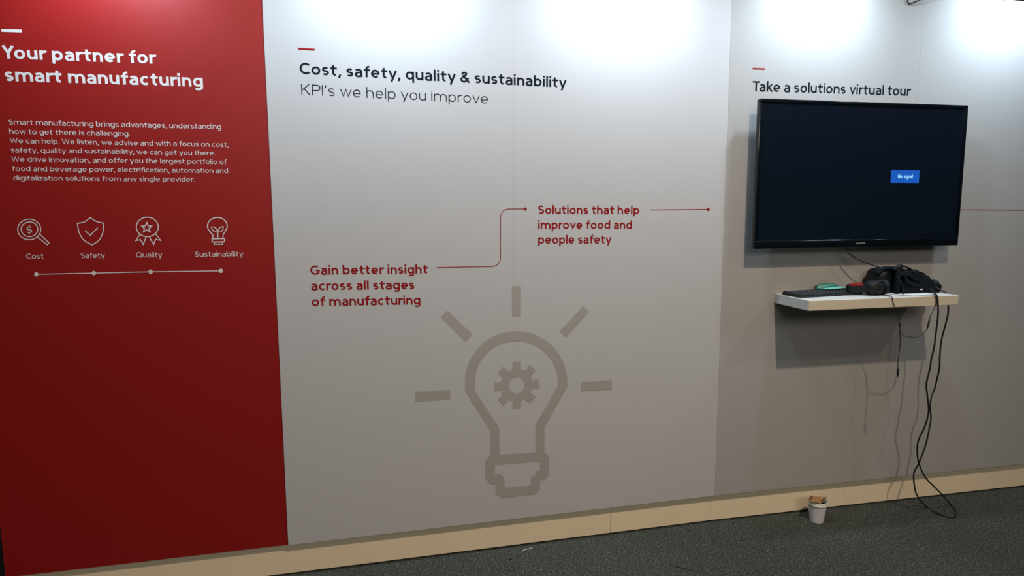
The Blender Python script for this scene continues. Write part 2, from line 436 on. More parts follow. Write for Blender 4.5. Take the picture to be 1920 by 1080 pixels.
INK = 0.0006
def lettering(name, lines, wt, material, parent, plane, frame_n, track=0.115, cap_k=1.0, off=INK):
    """lines: (text, left px, left baseline py, right px, right baseline py, cap height in px)"""
    mb = MB(); inv = parent.matrix_world.inverted() if parent else Matrix()
    for (txt, x0, y0, x1, y1, cap) in lines:
        pl = plane(x0, y0); pr = plane(x1, y1); up = plane(x0, y0 - cap) - pl
        H = up.z * cap_k
        x = 0; items = []
        for ch in txt:
            S, W = glyph(ch, wt); items.append((S, x)); x += W + (track if ch != ' ' else 0.10) - (0.045 if ch in 'rtfvywk' else 0.13 if ch in 'TY' else 0)
        x -= track
        ax = (pr - pl) / x
        cnt = 0
        for S, gx in items:
            for cnt, (pts, closed) in enumerate(S):
                def place(p, z, gx=gx): return inv @ (pl + ax * (p.x + gx) + Vector((0, 0, 1)) * p.y * H - frame_n * (off + z))
                ribbon(mb.bm, pts, wt / 2, closed, place, cnt * 0.00010)
    return mb.build(name, material, parent)

def poly_print(name, loops, material, parent, frame_n, off=INK):
    """loops: list of [outer, hole...] of world points; flat print"""
    mb = MB(); inv = parent.matrix_world.inverted()
    for lp in loops:
        tris = tessellate_polygon([[Vector(p) for p in l] for l in lp])
        flat = [p for l in lp for p in l]
        vs = [mb.bm.verts.new(inv @ (Vector(p) - frame_n * off)) for p in flat]
        for t in tris:
            try: mb.bm.faces.new([vs[i] for i in t])
            except ValueError: pass
    return mb.build(name, material, parent)

def ribbon_print(mb, pts_px, wpx, closed, plane, inv, frame_n, z=0.0):
    """line of print measured in pixels; each pixel point is carried to the wall"""
    def place(p, zz): return inv @ (plane(p.x, p.y) - frame_n * (INK + zz))
    ribbon(mb.bm, pts_px, wpx / 2, closed, place, z)

# ------------------------------------------------------------------ setting
mb = MB(); mb.box(-6, 9, -4, 7, -0.05, 0.0)
fl = mb.build('floor', M['carpet']); tag(fl, 'dark grey green ribbed exhibition carpet in front of the booth wall', kind='structure')

wall = empty('wall_back', (0, 0, 0)); tag(wall, 'booth wall of red and pale grey printed panels', kind='structure')
TH = 0.045
def panel(x0, x1, frame, material, recess=0.0, label=None):
    mb = MB(); g = 0.0001
    mb.box(0 + g, x1 - x0 - g, 0, TH, HB, TOPZ, bev=0.0003, seg=1)
    o = mb.build('panel', [material], wall)
    if frame == 12:
        o.location = (x0, YW + recess, 0)
    else:
        o.location = P3(x0, -recess, 0); o.rotation_euler = (0, 0, A3)
    if label: o['label'] = label
    return o
XL = W12(9, 1082).x; XR = -0.312
red = panel(XL, XR, 12, M['red'], 0.004, 'red printed panel')
pa = panel(XR, 0.640, 12, M['white_a'], 0, 'pale grey printed panel')
pb = panel(0.640, 1.6184, 12, M['white_a'])
pc = panel(0.0, 0.978, 3, M['white_b'], 0.0)
pd = panel(0.978, 1.965, 3, M['white_b'], 0.0)
pe = panel(1.965, 2.95, 3, M['white_b'], 0.0)
bpy.context.view_layer.update()

base = empty('baseboard_back', (0, 0, 0)); tag(base, 'cream kick board along the foot of the booth wall', kind='structure')
KO = 0.028
for (a, b) in ((XL + 0.02, 1.1025), (1.1045, 1.6187)):
    mb = MB(); mb.box(a, b, YW + KO, YW + KO + 0.018, 0.007, HB - 0.0008, bev=0.001, seg=1); mb.build('board', M['board'], base)
mb = MB(); mb.box(-0.0005, 2.9, 0, 0.018, 0.007, HB - 0.0008, bev=0.001, seg=1)
o = mb.build('board', M['board'], base); o.location = P3(0, -KO, 0); o.rotation_euler = (0, 0, A3)
mb = MB(); mb.box(XL + 0.03, 1.62, YW + KO + 0.006, YW + KO + 0.05, 0.0, 0.02); mb.build('gap_shade', M['dark'], base)  # near-black strip, colours in the shade of the gap under the boards
mb = MB(); mb.box(0, 2.9, 0.006, 0.05, 0.0, 0.02); o = mb.build('gap_shade', M['dark'], base); o.location = P3(0, -KO, 0); o.rotation_euler = (0, 0, A3)

NY = Vector((0, 1, 0))
def WR(px, py): return W12(px, py, -0.004)
def WC(px, py): return W3(px, py, 0)

# --- red panel prints
def c1(x, y): return (x / 3.4286, y / 3.4286)
def c2(x, y): return (x / 4.0, 200 + y / 4.0)
def c3(x, y): return (x / 3.84, 380 + y / 3.84)
def c4(x, y): return (540 + x / 3.4286, 60 + y / 3.4286)
def c5(x, y): return (560 + x / 2.4, 360 + y / 2.4)
def c6(x, y): return (760 + x / 2.512, 520 + y / 2.512)
def c7(x, y): return (1340 + x / 2.7, 100 + y / 2.7)
def ln(c, s, txt, x0, y0, x1, y1, cap):
    a = c(x0, y0); b = c(x1, y1); return (txt, a[0], a[1], b[0], b[1], cap / s)

lettering('heading_lettering', [ln(c1, 3.4286, 'Your partner for', 18, 376, 998, 410, 84),
                                ln(c1, 3.4286, 'smart manufacturing', 35, 521, 1306, 559, 84)], 0.18, M['ink_white'], red, WR, NY)
lettering('paragraph_lettering', [
    ln(c2, 4, 'Smart manufacturing brings advantages, understanding', 67, 135, 1660, 169, 40),
    ln(c2, 4, 'how to get there is challenging.', 72, 204, 975, 221, 39),
    ln(c2, 4, 'We can help. We listen, we advise and with a focus on cost,', 77, 273, 1714, 303, 38),
    ln(c2, 4, 'safety, quality and sustainability, we can get you there.', 84, 343, 1614, 365, 37),
    ln(c2, 4, 'We drive innovation, and offer you the largest portfolio of', 88, 412, 1700, 431, 37),
    ln(c2, 4, 'food and beverage power, electrification, automation and', 93, 483, 1711, 498, 37),
    ln(c2, 4, 'digitalization solutions from any single provider.', 101, 552, 1461, 562, 36)], 0.115, M['ink_white'], red, WR, NY, track=0.12)
for t in (('Cost', 190, 404, 316, 403, 37), ('Safety', 585, 399, 755, 397, 37), ('Quality', 981, 394, 1167, 392, 37), ('Sustainability', 1404, 389, 1751, 386, 36)):
    lettering('caption_lettering', [ln(c3, 3.84, *t)], 0.115, M['ink_white'], red, WR, NY)
poly_print('dash_print', [[[WR(*c1(*p)) for p in ((8, 187), (140, 191), (142, 209), (9, 205))]]], M['ink_white'], red, NY)
ired = red.matrix_world.inverted()
def icon(strokes, name='icon_print', w=7.0):
    mb = MB()
    for k, s in enumerate(strokes):
        pts, closed = s[0], s[1]; ww = s[2] if len(s) > 2 else w
        ribbon_print(mb, [c3(*p) for p in pts], ww / 3.84, closed, WR, ired, NY, (k % 3) * 0.00012)
    return mb.build(name, M['ink_white'], red)
dol, _w = glyph('S', .18)
dols = [([(189 + p[0] * 46 / .62, 220 - p[1] * 50) for p in s[0]], False) for s in dol]
icon([(arc(211, 193, 83, 74, 0, 360, 36)[:-1], True), (arc(213, 192, 60, 53, 0, 360, 30)[:-1], True)] + dols +
     [([(212, 162), (212, 170)], False), ([(212, 220), (212, 228)], False),
      ([(290, 230), (354, 290), (340, 303), (268, 246)], False)])
def smooth2(pts, closed=False, n=5):
    P, _ = catmull([Vector((x, y, 0)) for x, y in pts], n, closed, None); return [(p.x, p.y) for p in P]
icon([(smooth2([(650, 108), (610, 138), (558, 150)]) + smooth2([(558, 150), (570, 215), (605, 270), (664, 304)])[1:] +
       smooth2([(664, 304), (715, 268), (742, 210), (747, 148)])[1:] + smooth2([(747, 148), (695, 136), (650, 108)])[1:-1], True),
      ([(612, 201), (650, 235), (705, 181)], False)])
star = []
for k in range(10):
    r = (1.0, .47)[k % 2]; a = math.radians(90 + 36 * k); star.append((1057 + 38 * r * math.cos(a), 180 - 36 * r * math.sin(a)))
icon([(arc(1061, 175, 79, 70, 0, 360, 36)[:-1], True), (star, True, 8), ([(1006, 232), (978, 273), (1012, 266), (1032, 301), (1052, 248)], False),
      ([(1076, 248), (1107, 301), (1121, 263), (1158, 272), (1122, 226)], False)])
icon([([(1535, 256), (1532, 232), (1505, 200)] + arc(1565, 168, 71, 61, 205, 335 - 360 - 0, 2)[0:0] + arc(1565, 168, 71, 61, 155, 385, 26) + [(1625, 200), (1607, 230), (1605, 254)], False),
      ([(1527, 261), (1616, 259), (1616, 281), (1527, 283)], True), ([(1543, 284), (1604, 283), (1604, 299), (1543, 299)], True),
      ([(1568, 256), (1568, 210)], False), (smooth2([(1565, 211), (1537, 204), (1523, 175), (1553, 183)], True, 4), True, 6),
      (smooth2([(1569, 211), (1598, 204), (1608, 173), (1580, 183)], True, 4), True, 6)])
icon([([(262, 516), (676, 507), (1085, 498), (1590, 491)], False, 6)] +
     [(arc(x, y, 8, 8, 0, 360, 16)[:-1], True, 15) for x, y in ((262, 516), (676, 507), (1085, 498), (1590, 491))], 'timeline_print')

# --- pale panel prints
poly_print('dash_print', [[[W12(*c4(*p)) for p in ((65, 101), (172, 107), (173, 119), (66, 112))]]], M['ink_red'], pa, NY)
lettering('title_lettering', [ln(c4, 3.4286, 'Cost, safety, quality & sustainability', 76, 269, 1786, 358, 73)], 0.155, M['ink_black'], pa, W12, NY, track=0.12)
lettering('subtitle_lettering', [ln(c4, 3.4286, "KPI's we help you improve", 87, 402, 1286, 460, 68)], 0.078, M['ink_black'], pa, W12, NY, track=0.15)
lettering('statement_lettering', [ln(c5, 2.4, 'Gain better insight', 53, 372, 580, 366, 41), ln(c5, 2.4, 'across all stages', 57, 442, 521, 436, 41),
                                  ln(c5, 2.4, 'of manufacturing', 60, 513, 548, 505, 41)], 0.165, M['ink_red'], pa, W12, NY)
lettering('statement_lettering', [ln(c5, 2.4, 'Solutions that help', 1078, 98, 1532, 99, 38), ln(c5, 2.4, 'improve food and', 1078, 166, 1499, 165, 38),
                                  ln(c5, 2.4, 'people safety', 1078, 232, 1405, 231, 38)], 0.16, M['ink_red'], pb, W12, NY)
def linep(strokes, parent, plane, n, name='line_print'):
    mb = MB(); inv = parent.matrix_world.inverted()
    for pts, closed, w, c in strokes: ribbon_print(mb, [c(*p) for p in pts], w, closed, plane, inv, n, 0.0001 if closed else 0)
    return mb.build(name, M['line_ink'], parent)
linep([([(621, 340), (868, 335)] + arc(868, 297, 40, 38, 90, 0, 8) + arc(946, 114, 38, 38, 180, 270, 8) + [(1018, 76)], False, 1.3, c5),
       (arc(1020, 76, 3.4, 3.4, 0, 360, 12)[:-1], True, 2.9, c5)], pa, W12, NY)
linep([([(1584, 80), (1843, 78)], False, 1.3, c5), (arc(1843, 78, 3.4, 3.4, 0, 360, 12)[:-1], True, 2.9, c5)], pb, W12, NY)

poly_print('dash_print', [[[WC(*c7(*p)) for p in ((192, 73), (254, 75), (254, 83), (192, 81))]]], M['ink_red'], pc, N3)
lettering('title_lettering', [ln(c7, 2.7, 'Take a solutions virtual tour', 191, 191, 988, 215, 51)], 0.15, M['ink_black'], pc, WC, N3, track=0.12)
linep([([(1700, 392.6), (1724, 392.8)], False, 1.3, lambda x, y: (x, y))], pc, WC, N3)
linep([([(1724, 392.8), (1803, 393.2), (1990, 394.2), (2240, 395.5)], False, 1.3, lambda x, y: (x, y))], pd, WC, N3)

# --- large bulb with gear and rays
def Q(pts): return [W12(*c6(*p)) for p in pts]
head = arc(523, 500, 219, 224, 188, 352, 34)            # centre line; y grows downwards in the survey
outer = [(281, 535)] + arc(522, 495, 241, 242, 180, 360, 40) + [(763, 515), (655, 708), (655, 822), (613, 828), (613, 695), (720, 508)] \
    + arc(523, 495, 196, 195, 358, 182, 40) + [(327, 535), (442, 708), (444, 842), (399, 848), (399, 720)]
base_o = [(400, 838), (655, 821), (677, 843), (677, 930), (655, 953), (634, 954), (634, 1000), (612, 1021), (452, 1038), (425, 1015), (424, 972), (400, 973), (378, 945), (378, 862)]
base_i = [(422, 882), (633, 865), (633, 910), (613, 912), (612, 933), (592, 938), (592, 980), (467, 991), (466, 945), (445, 927), (422, 928)]
gc = W12(*c6(525, 508)); gear = []; R1, R2 = 0.101, 0.069
for k in range(8):
    a = math.pi / 4 * k; hw1 = 0.0185
    for (r, s) in ((R2, -1), (R1, -1), (R1, 1), (R2, 1)):
        dx, dz = math.cos(a) * r - math.sin(a) * s * hw1, math.sin(a) * r + math.cos(a) * s * hw1
        gear.append(gc + Vector((dx, 0, dz * 1.02)))
hole = [gc + Vector((0.0335 * math.cos(-t * math.pi / 16), 0, 0.0365 * math.sin(-t * math.pi / 16))) for t in range(32)]
rays = [[(502, 41), (544, 41), (544, 183), (503, 184)], [(167, 187), (198, 155), (315, 268), (284, 303)], [(838, 136), (864, 163), (757, 283), (728, 252)],
        [(46, 540), (210, 529), (212, 574), (48, 586)], [(827, 494), (973, 485), (973, 528), (827, 536)]]
poly_print('bulb_print', [[Q(outer)]], M['ink_grey'], pb, NY)
poly_print('bulb_base_print', [[Q(base_o), Q(base_i)]], M['ink_grey'], pb, NY, INK + 0.0003)
poly_print('gear_print', [[gear, hole]], M['ink_grey'], pb, NY)
for r in rays: poly_print('ray_print', [[Q(r)]], M['ink_grey'], pb, NY)

# ------------------------------------------------------------------ floodlights on the wall top
labs = ['slim arm floodlight over the red panel', 'slim arm floodlight over the pale panel next to the red one', 'slim arm floodlight over the panel with the bulb print',
        'slim arm floodlight over the television', 'slim arm floodlight right of the television, over the far panel']
for (b, n, a), lab in zip(FL, labs):
    t = empty('floodlight', b + Vector((0, 0, TOPZ)), a); tag(t, lab, 'lamp', 'floodlights along the top of the booth wall')
    mb = MB(); mb.box(-0.03, 0.03, -0.006, 0.052, -0.002, 0.005); mb.box(-0.03, 0.03, 0.047, 0.052, -0.05, 0.0); mb.build('clamp', M['lamp_body'], t)
    mb = MB(); mb.tube([(0, 0.02, 0.004), (0, 0.0, 0.09), (0, -0.18, 0.19), (0, -0.36, 0.19), (0, -0.375, 0.17)], 0.007); mb.build('arm', M['lamp_body'], t, True)
    rot = (Vector((0, 0.315, -0.355))).to_track_quat('-Z', 'Y').to_matrix().to_4x4()
    mt = Matrix.Translation((0, -0.355, 0.135)) @ rot
    mb = MB(); mb.box(-0.07, 0.07, -0.045, 0.045, -0.008, 0.028, bev=0.006, mtx=mt); mb.build('head', M['lamp_body'], t)
    mb = MB(); mb.box(-0.06, 0.06, -0.036, 0.036, -0.0105, -0.008, mtx=mt); mb.build('lens', M['lens'], t)
# supply cable of the lamps, looped over the panel joint
c0 = W3(1703, 6.5, 0.004)
x0 = (c0 - J).dot(D3)
mb = MB(); mb.tube([P3(x0 - 0.02, -0.02, TOPZ + 0.004), P3(x0 - 0.012, 0.006, TOPZ + 0.002), P3(x0, 0.006, c0.z), P3(x0 + 0.05, 0.02, c0.z + 0.015), P3(x0 + 0.12, 0.03, c0.z + 0.04),
                    P3(x0 + 0.22, 0.04, TOPZ + 0.03), P3(1.36, 0.02, TOPZ + 0.012), P3(1.41, 0.0, TOPZ + 0.01)], 0.003)
o = mb.build('lamp_cable', M['black_rubber'], None, True); tag(o, 'dark thin cable looped over the wall top right of the television', 'cable')

# ------------------------------------------------------------------ television
G = 0.085
def tvp(px, py): p = W3(px, py, G); return (p - J).dot(D3), p.z
xs = [tvp(1423, 185), tvp(1411, 468)]; xe = [tvp(1814, 197), tvp(1798, 459)]
TX0 = (xs[0][0] + xs[1][0]) / 2 + 0.007; TX1 = (xe[0][0] + xe[1][0]) / 2
TZ1 = (xs[0][1] + xe[0][1]) / 2; TZ0 = (xs[1][1] + xe[1][1]) / 2
TW, THh = TX1 - TX0, TZ1 - TZ0
tv = empty('television', P3(TX0, G, TZ0), A3); tag(tv, 'black flat television on the wall showing a blue no signal box', 'television')
BZ, BB = 0.016, 0.036
mb = MB()
mb.box(0.001, TW - 0.001, 0.006, 0.026, 0.001, THh - 0.001, bev=0.004)
mb.box(TW * .12, TW * .88, 0.02, 0.070, THh * .10, THh * .80, bev=0.012)
mb.build('casing', M['tv_plastic'], tv, True, 35)
for (a, b, c, d) in ((0, TW, THh - BZ, THh), (0, BZ, BB, THh - BZ), (TW - BZ, TW, BB, THh - BZ)):
    mb = MB(); mb.box(a, b, -0.001, 0.012, c, d, bev=0.003); mb.build('bezel', M['tv_gloss'], tv, True, 35)
mb = MB(); mb.box(0, TW, -0.002, 0.012, 0, BB, bev=0.0045, seg=3)
low = mb.build('bezel', M['tv_gloss'], tv, True, 35)
mb = MB(); mb.box(BZ - 0.001, TW - BZ + 0.001, 0.0035, 0.008, BB - 0.001, THh - BZ + 0.001); scr = mb.build('screen', M['screen'], tv)
def tl(px, py, off): return loc3(W3(px, py, off), P3(TX0, G, TZ0))
bx = [tl(*p, G - 0.0028) for p in ((1670.3, 342.8), (1723.2, 342.8), (1723.7, 319.4), (1670.8, 319.2))]
xa = (bx[0].x + bx[3].x) / 2; xb = (bx[1].x + bx[2].x) / 2; za = (bx[0].z + bx[1].z) / 2; zb = (bx[2].z + bx[3].z) / 2
mb = MB(); mb.box(xa, xb, 0.0028, 0.0034, za, zb); mb.build('signal_box', M['blue'], scr).parent = scr
bpy.context.view_layer.update()
lettering('signal_lettering', [('No', 1683.5, 334, 1691.5, 334, 6.6), ('signal', 1694.5, 334, 1711, 334, 6.4)], 0.16, M['cyan_txt'], scr, lambda x, y: W3(x, y, G - 0.0026), N3, track=0.16)
bpy.context.view_layer.update()
lettering('badge_lettering', [('pestrone', 1605.5, 457.8, 1622, 457.2, 3.9)], 0.20, M['badge'], low, lambda x, y: W3(x, y, G + 0.0021), N3, track=0.10)
mb = MB(); mb.box(TW * .56, TW * .86, -0.004, -0.0015, BB - 0.006, BB - 0.002, bev=0.001); mb.build('front_ridge', M['tv_gloss'], tv, True)
mb = MB(); mb.box(TW * .30, TW * .70, 0.070, G - 0.004, THh * .35, THh * .55); mb.box(TW * .32, TW * .34, 0.06, 0.075, THh * .2, THh * .75); mb.box(TW * .66, TW * .68, 0.06, 0.075, THh * .2, THh * .75)
mb.box(TW * .30, TW * .70, 0.07, G - 0.0015, THh * .40, THh * .50)
mb.build('wall_bracket', M['steel'], tv)

# ------------------------------------------------------------------ shelf
SZ = 1.106; SX0, SX1, SD, ST = 0.270, 1.037, 0.25, 0.044
sh = empty('wall_shelf', P3(SX0, 0, SZ - ST), A3); tag(sh, 'white floating shelf with cream front edge under the television', 'shelf')
mb = MB(); mb.box(0, SX1 - SX0, -SD + 0.001, 0.003, 0, ST, bev=0.0012, seg=1); mb.build('board', M['shelf_top'], sh)
mb = MB(); mb.box(0.0003, SX1 - SX0 - 0.0003, -SD, -SD + 0.003, 0.0008, ST - 0.0010, bev=0.0006, seg=1); mb.build('edge_band', M['shelf_edge'], sh)

def S3(px, py, off):                         # pixel on the plane `off` in front of the right run -> axes (x, -off, z)
    p = W3(px, py, off); return Vector(((p - J).dot(D3), -off, p.z))
R3 = Matrix.Translation(J) @ Matrix.Rotation(A3, 4, 'Z')
def root3(name, x, off, z): return empty(name, P3(x, off, z), A3)
def rel(pts, x, off, z): return [Vector(p) - Vector((x, -off, z)) for p in pts]

# keyboard
ka = math.radians(-6.5); KL, KD = 0.355, 0.118
kb = empty('keyboard', P3(0.454, 0.094, SZ), A3 + (-ka) * 1.0); tag(kb, 'flat black computer keyboard on the left end of the shelf', 'keyboard')
mb = MB()
b = bmesh.new(); bmesh.ops.create_cube(b, size=1)
for v in b.verts:
    x = v.co.x * KL; y = v.co.y * KD; z = 0.0 if v.co.z < 0 else (0.010 if y < 0 else 0.017); v.co = Vector((x, y, z))
bmesh.ops.bevel(b, geom=list(b.edges), offset=0.003, segments=2, affect='EDGES'); mb.merge(b)
mb.build('shell', M['kbd'], kb, True, 40)
mb = MB(); mb.box(-.0075, .0075, -.0072, .0072, 0, .0045, bev=.0016, seg=1); key0 = mb.build('key', M['key'], kb, True, 40)
mb = MB(); mb.box(-.05, .05, -.0072, .0072, 0, .0045, bev=.0016, seg=1); sp = mb.build('key', M['key'], kb, True, 40)
slope = math.atan(0.007 / KD)
def zk(y): return 0.0133 + y / KD * 0.007
first = True
for r in range(6):
    y = -0.0445 + r * 0.0176
    for c in range(19):
        x = -0.166 + c * 0.01845
        if r == 0 and 4 <= c <= 9: continue
        k = key0 if first else key0.copy()
        if not first: COL.objects.link(k); k.parent = kb
        first = False
        k.location = (x, y, zk(y) - 0.0008); k.rotation_euler = (slope, 0, 0)
sp.location = (-0.166 + 6.5 * 0.01845, -0.0445, zk(-0.0445) - 0.0008); sp.rotation_euler = (slope, 0, 0)

# green plastic pouch lying on the keyboard's back edge
gx, go, gz = 0.565, 0.042, SZ + 0.018
gp = root3('plastic_pouch', gx, go, gz); tag(gp, 'crumpled green plastic pouch lying behind the keyboard', 'pouch')
gl = S3(1527, 546, go).x - gx; gr = S3(1572, 546, go).x - gx; gtop = S3(1550, 531, go).z - gz
b = bmesh.new(); bmesh.ops.create_uvsphere(b, u_segments=40, v_segments=24, radius=1)
for v in b.verts:
    n1 = noise.noise(v.co * 2.4 + Vector((3, 1, 7))) * .16 + noise.noise(v.co * 6) * .05
    zz = v.co.z; s = (gr - gl) / 2
    v.co = Vector(((gr + gl) / 2 + (abs(v.co.x) ** .8) * math.copysign(1, v.co.x) * s * (1 + n1 * .5), v.co.y * 0.024 * (1 + n1), (max(zz, 0) ** 0.72) * gtop * (1 + n1 * .7) if zz > 0 else zz * 0.001))
mb = MB(); mb.merge(b); mb.build('pouch_body', M['green'], gp, True)
ml = S3(1539, 545, go + .012).x - gx; mr = S3(1582, 543, go + .012).x - gx
b = bmesh.new(); bmesh.ops.create_uvsphere(b, u_segments=32, v_segments=12, radius=1)
for v in b.verts:
    n1 = noise.noise(v.co * 3 + Vector((9, 2, 1))) * .2
    v.co = Vector(((ml + mr) / 2 + v.co.x * (mr - ml) / 2, -0.022 + v.co.y * 0.017, 0.0065 + v.co.z * 0.0062 * (1 + n1) + 0.002 * v.co.x))
mb = MB(); mb.merge(b); o = mb.build('folded_flap', M['mint'], gp, True); o['label'] = 'pale mint flap'

# headphones: head band looping to the left, cups to the right
hx, ho = 0.69, 0.160
hp = root3('headphones', hx, ho, SZ); tag(hp, 'black padded headphones with red lined band beside the keyboard', 'headphones')
def H(px, py, off): return S3(px, py, off) - Vector((hx, -ho, SZ))
cc = H(1640, 538, 0.160)
mb = MB(); mb.ell((cc.x - 0.004, cc.y, 0.036), (0.047, 0.040, 0.0355), 28, wob=.12); mb.build('ear_cup', M['black_leather'], hp, True)
mb = MB()
for i, (dx, r) in enumerate(((0.030, 0.0325), (0.037, 0.0335), (0.044, 0.0320), (0.050, 0.0300))):
    mb.tube([(cc.x + dx, cc.y + r * math.cos(t * math.pi / 12), 0.0365 + r * math.sin(t * math.pi / 12)) for t in range(24)], 0.0036, closed=True, smooth=1, seg=8)
mb.lathe([(0.0, -0.012), (0.033, -0.012), (0.033, 0.012), (0.0, 0.012)], 28, Matrix.Translation((cc.x + 0.040, cc.y, 0.0365)) @ Matrix.Rotation(math.pi / 2, 4, 'Y'))
mb.build('ear_cushion', M['black_leather'], hp, True, 50)
mb = MB(); mb.ell((cc.x - 0.004, cc.y + 0.058, 0.024), (0.024, 0.022, 0.024), 24, wob=.1); mb.build('ear_cup', M['black_leather'], hp, True)
lx = H(1588, 540, 0.120).x
mb = MB(); mb.band([(cc.x - 0.02, cc.y - 0.012, 0.034), (cc.x - 0.055, cc.y - 0.004, 0.030), (lx + 0.028, cc.y + 0.006, 0.029), (lx + 0.006, cc.y + 0.022, 0.030),
                    (lx + 0.004, cc.y + 0.042, 0.031), (lx + 0.03, cc.y + 0.058, 0.034), (cc.x - 0.05, cc.y + 0.066, 0.036), (cc.x, cc.y + 0.062, 0.036)], 0.027, 0.010, (0, 0.0, 1), 8)
mb.build('head_band', M['black_leather'], hp, True, 60)
mb = MB(); mb.band([(lx + 0.014, cc.y + 0.038, 0.040), (lx + 0.034, cc.y + 0.050, 0.0435), (cc.x - 0.055, cc.y + 0.056, 0.045), (cc.x - 0.018, cc.y + 0.054, 0.045)], 0.014, 0.006, (0, 0.15, 1), 6)
o = mb.build('band_lining', M['red_pad'], hp, True, 60); o['label'] = 'red lining'
mb = MB(); a = H(1641, 524, 0.125)
mb.box(cc.x - 0.008, cc.x + 0.016, cc.y - 0.030, cc.y - 0.004, 0.064, 0.070, bev=0.002); mb.build('hinge', M['grey_gloss'], hp, True)

# virtual reality headset
vx, vo = 0.88, 0.105
vr = root3('headset', vx, vo, SZ); tag(vr, 'black virtual reality headset with tangled straps heaped on the shelf', 'headset')
def V(px, py, off): return S3(px, py, off) - Vector((vx, -vo, SZ))
def lump(name, prof, y0, y1, material, amp=0.004, bev=0.02, sm=True):
    b = bmesh.new(); vs = [b.verts.new((x, y0, z)) for x, z in prof]; f = b.faces.new(vs)
    r = bmesh.ops.extrude_face_region(b, geom=[f]); bmesh.ops.translate(b, vec=(0, y1 - y0, 0), verts=[v for v in r['geom'] if isinstance(v, bmesh.types.BMVert)])
    bmesh.ops.recalc_face_normals(b, faces=b.faces)
    bmesh.ops.bevel(b, geom=list(b.edges), offset=bev, segments=4, profile=.5, affect='EDGES', clamp_overlap=True)
    bmesh.ops.triangulate(b, faces=b.faces); bmesh.ops.subdivide_edges(b, edges=b.edges, cuts=1, use_grid_fill=True)
    b.normal_update()
    for v in b.verts:
        if v.co.z > 0.004: v.co += v.normal * noise.noise(v.co * 28) * amp
        v.co.z = max(v.co.z, 0.001)
    m2 = MB(); m2.merge(b); return m2.build(name, material, vr, sm)
def pz(px, py, off=0.11): q = V(px, py, off); return (q.x, max(q.z, 0.0))
# visor box, left
prof = [(pz(1645, 520)[0] - .003, 0), pz(1644, 522), pz(1648, 510), pz(1657, 504), pz(1678, 503), pz(1694, 508), (pz(1694, 520)[0], 0)]
o = lump('visor', prof, -0.018, 0.075, M['black_plastic'], 0.001, 0.012)
mb = MB(); q = V(1659, 517, .115)
mb.ell((q.x + .002, -0.012, q.z - .006), (0.030, 0.013, 0.032), 24); mb.build('lens_cover', M['black_plastic'], vr, True)
mb = MB(); q = V(1687, 518, .16)
pts = [(q.x + 0.012 * math.cos(t * math.pi / 10), -0.040 + .018 * math.cos(t * math.pi / 10), 0.055 + 0.050 * math.sin(t * math.pi / 10)) for t in range(20)]
mb.tube(pts, 0.011, closed=True, smooth=2, seg=10); mb.build('face_cushion', M['black_fabric'], vr, True)
# heap of strap and padding to the right
prof = [(pz(1680, 548)[0], 0), pz(1682, 507), pz(1704, 506), pz(1712, 512), pz(1726, 515), pz(1738, 528), pz(1750, 533), pz(1751, 543), (pz(1748, 545)[0], 0)]
lump('rear_pad', prof, -0.050, 0.050, M['black_fabric'], 0.010, 0.014)
mb = MB(); q = V(1748, 534, .10)
mb.ell((q.x, 0.005, q.z), (0.026, 0.032, 0.027), 24, wob=.2); mb.build('ear_piece', M['black_leather'], vr, True)
mb = MB()
mb.ell((V(1716, 522, .15).x, -0.032, V(1716, 522, .15).z), (0.026, 0.012, 0.014), 18, Matrix.Rotation(.35, 3, 'Y'), wob=.2)
mb.build('strap_highlight', M['grey_gloss'], vr, True)  # paler glossy lump standing in for a highlight on the straps
def st(ptl, wd, th, mt='black_fabric', nm='strap', ac=(0, 1, .15)):
    mb = MB(); mb.band([V(x, y, o) for x, y, o in ptl], wd, th, ac, 6); return mb.build(nm, M[mt], vr, True, 40)
st([(1645, 512, .12), (1656, 503, .12), (1678, 501.5, .12), (1700, 507, .13), (1720, 514, .13), (1740, 526, .12), (1750, 530, .11)], 0.030, 0.005)
st([(1676, 506, .15), (1690, 499.5, .14), (1702, 502, .14), (1709, 509, .15), (1713, 515, .16), (1712, 524, .165)], 0.020, 0.005)
st([(1704, 509, .10), (1718, 508.5, .09), (1728, 513, .09), (1731, 521, .10)], 0.030, 0.007)
st([(1684, 512, .165), (1700, 514, .165), (1714, 519, .16), (1730, 530, .15), (1744, 540, .14)], 0.018, 0.004, ac=(0, .3, 1))
st([(1697, 513, .165), (1700, 525, .168), (1712, 533, .165), (1728, 536, .16), (1742, 543, .15)], 0.016, 0.005, ac=(0, .2, 1))
mb = MB(); mb.tube([V(x, y, o) for x, y, o in ((1676, 502, .12), (1680, 498, .12), (1687, 496, .12), (1692, 498, .12), (1691, 501, .13), (1684, 503, .14))], 0.0022); mb.build('strap_cord', M['black_rubber'], vr, True)
mb = MB(); mb.tube([V(x, y, o) for x, y, o in ((1688, 526, .17), (1692, 534, .175), (1694, 543, .178))] + [Vector((V(1694, 551, .18).x, -(.18 - vo), 0.003))], 0.0028); mb.build('strap_cord', M['black_rubber'], vr, True)
mb = MB(); q = V(1727.5, 542.5, .16); mb.box(q.x - .007, q.x + .007, q.y - .002, q.y + .004, q.z - .0032, q.z + .0032, bev=.0015); o = mb.build('sewn_tag', M['paper'], vr); o['label'] = 'white sewn tag'
mb = MB(); q = V(1688, 528, .17); mb.box(-.002, .002, -.002, .002, -.008, .008, mtx=Matrix.Translation(q) @ Matrix.Rotation(.4, 4, 'Y')); mb.build('clip', M['grey_gloss'], vr)

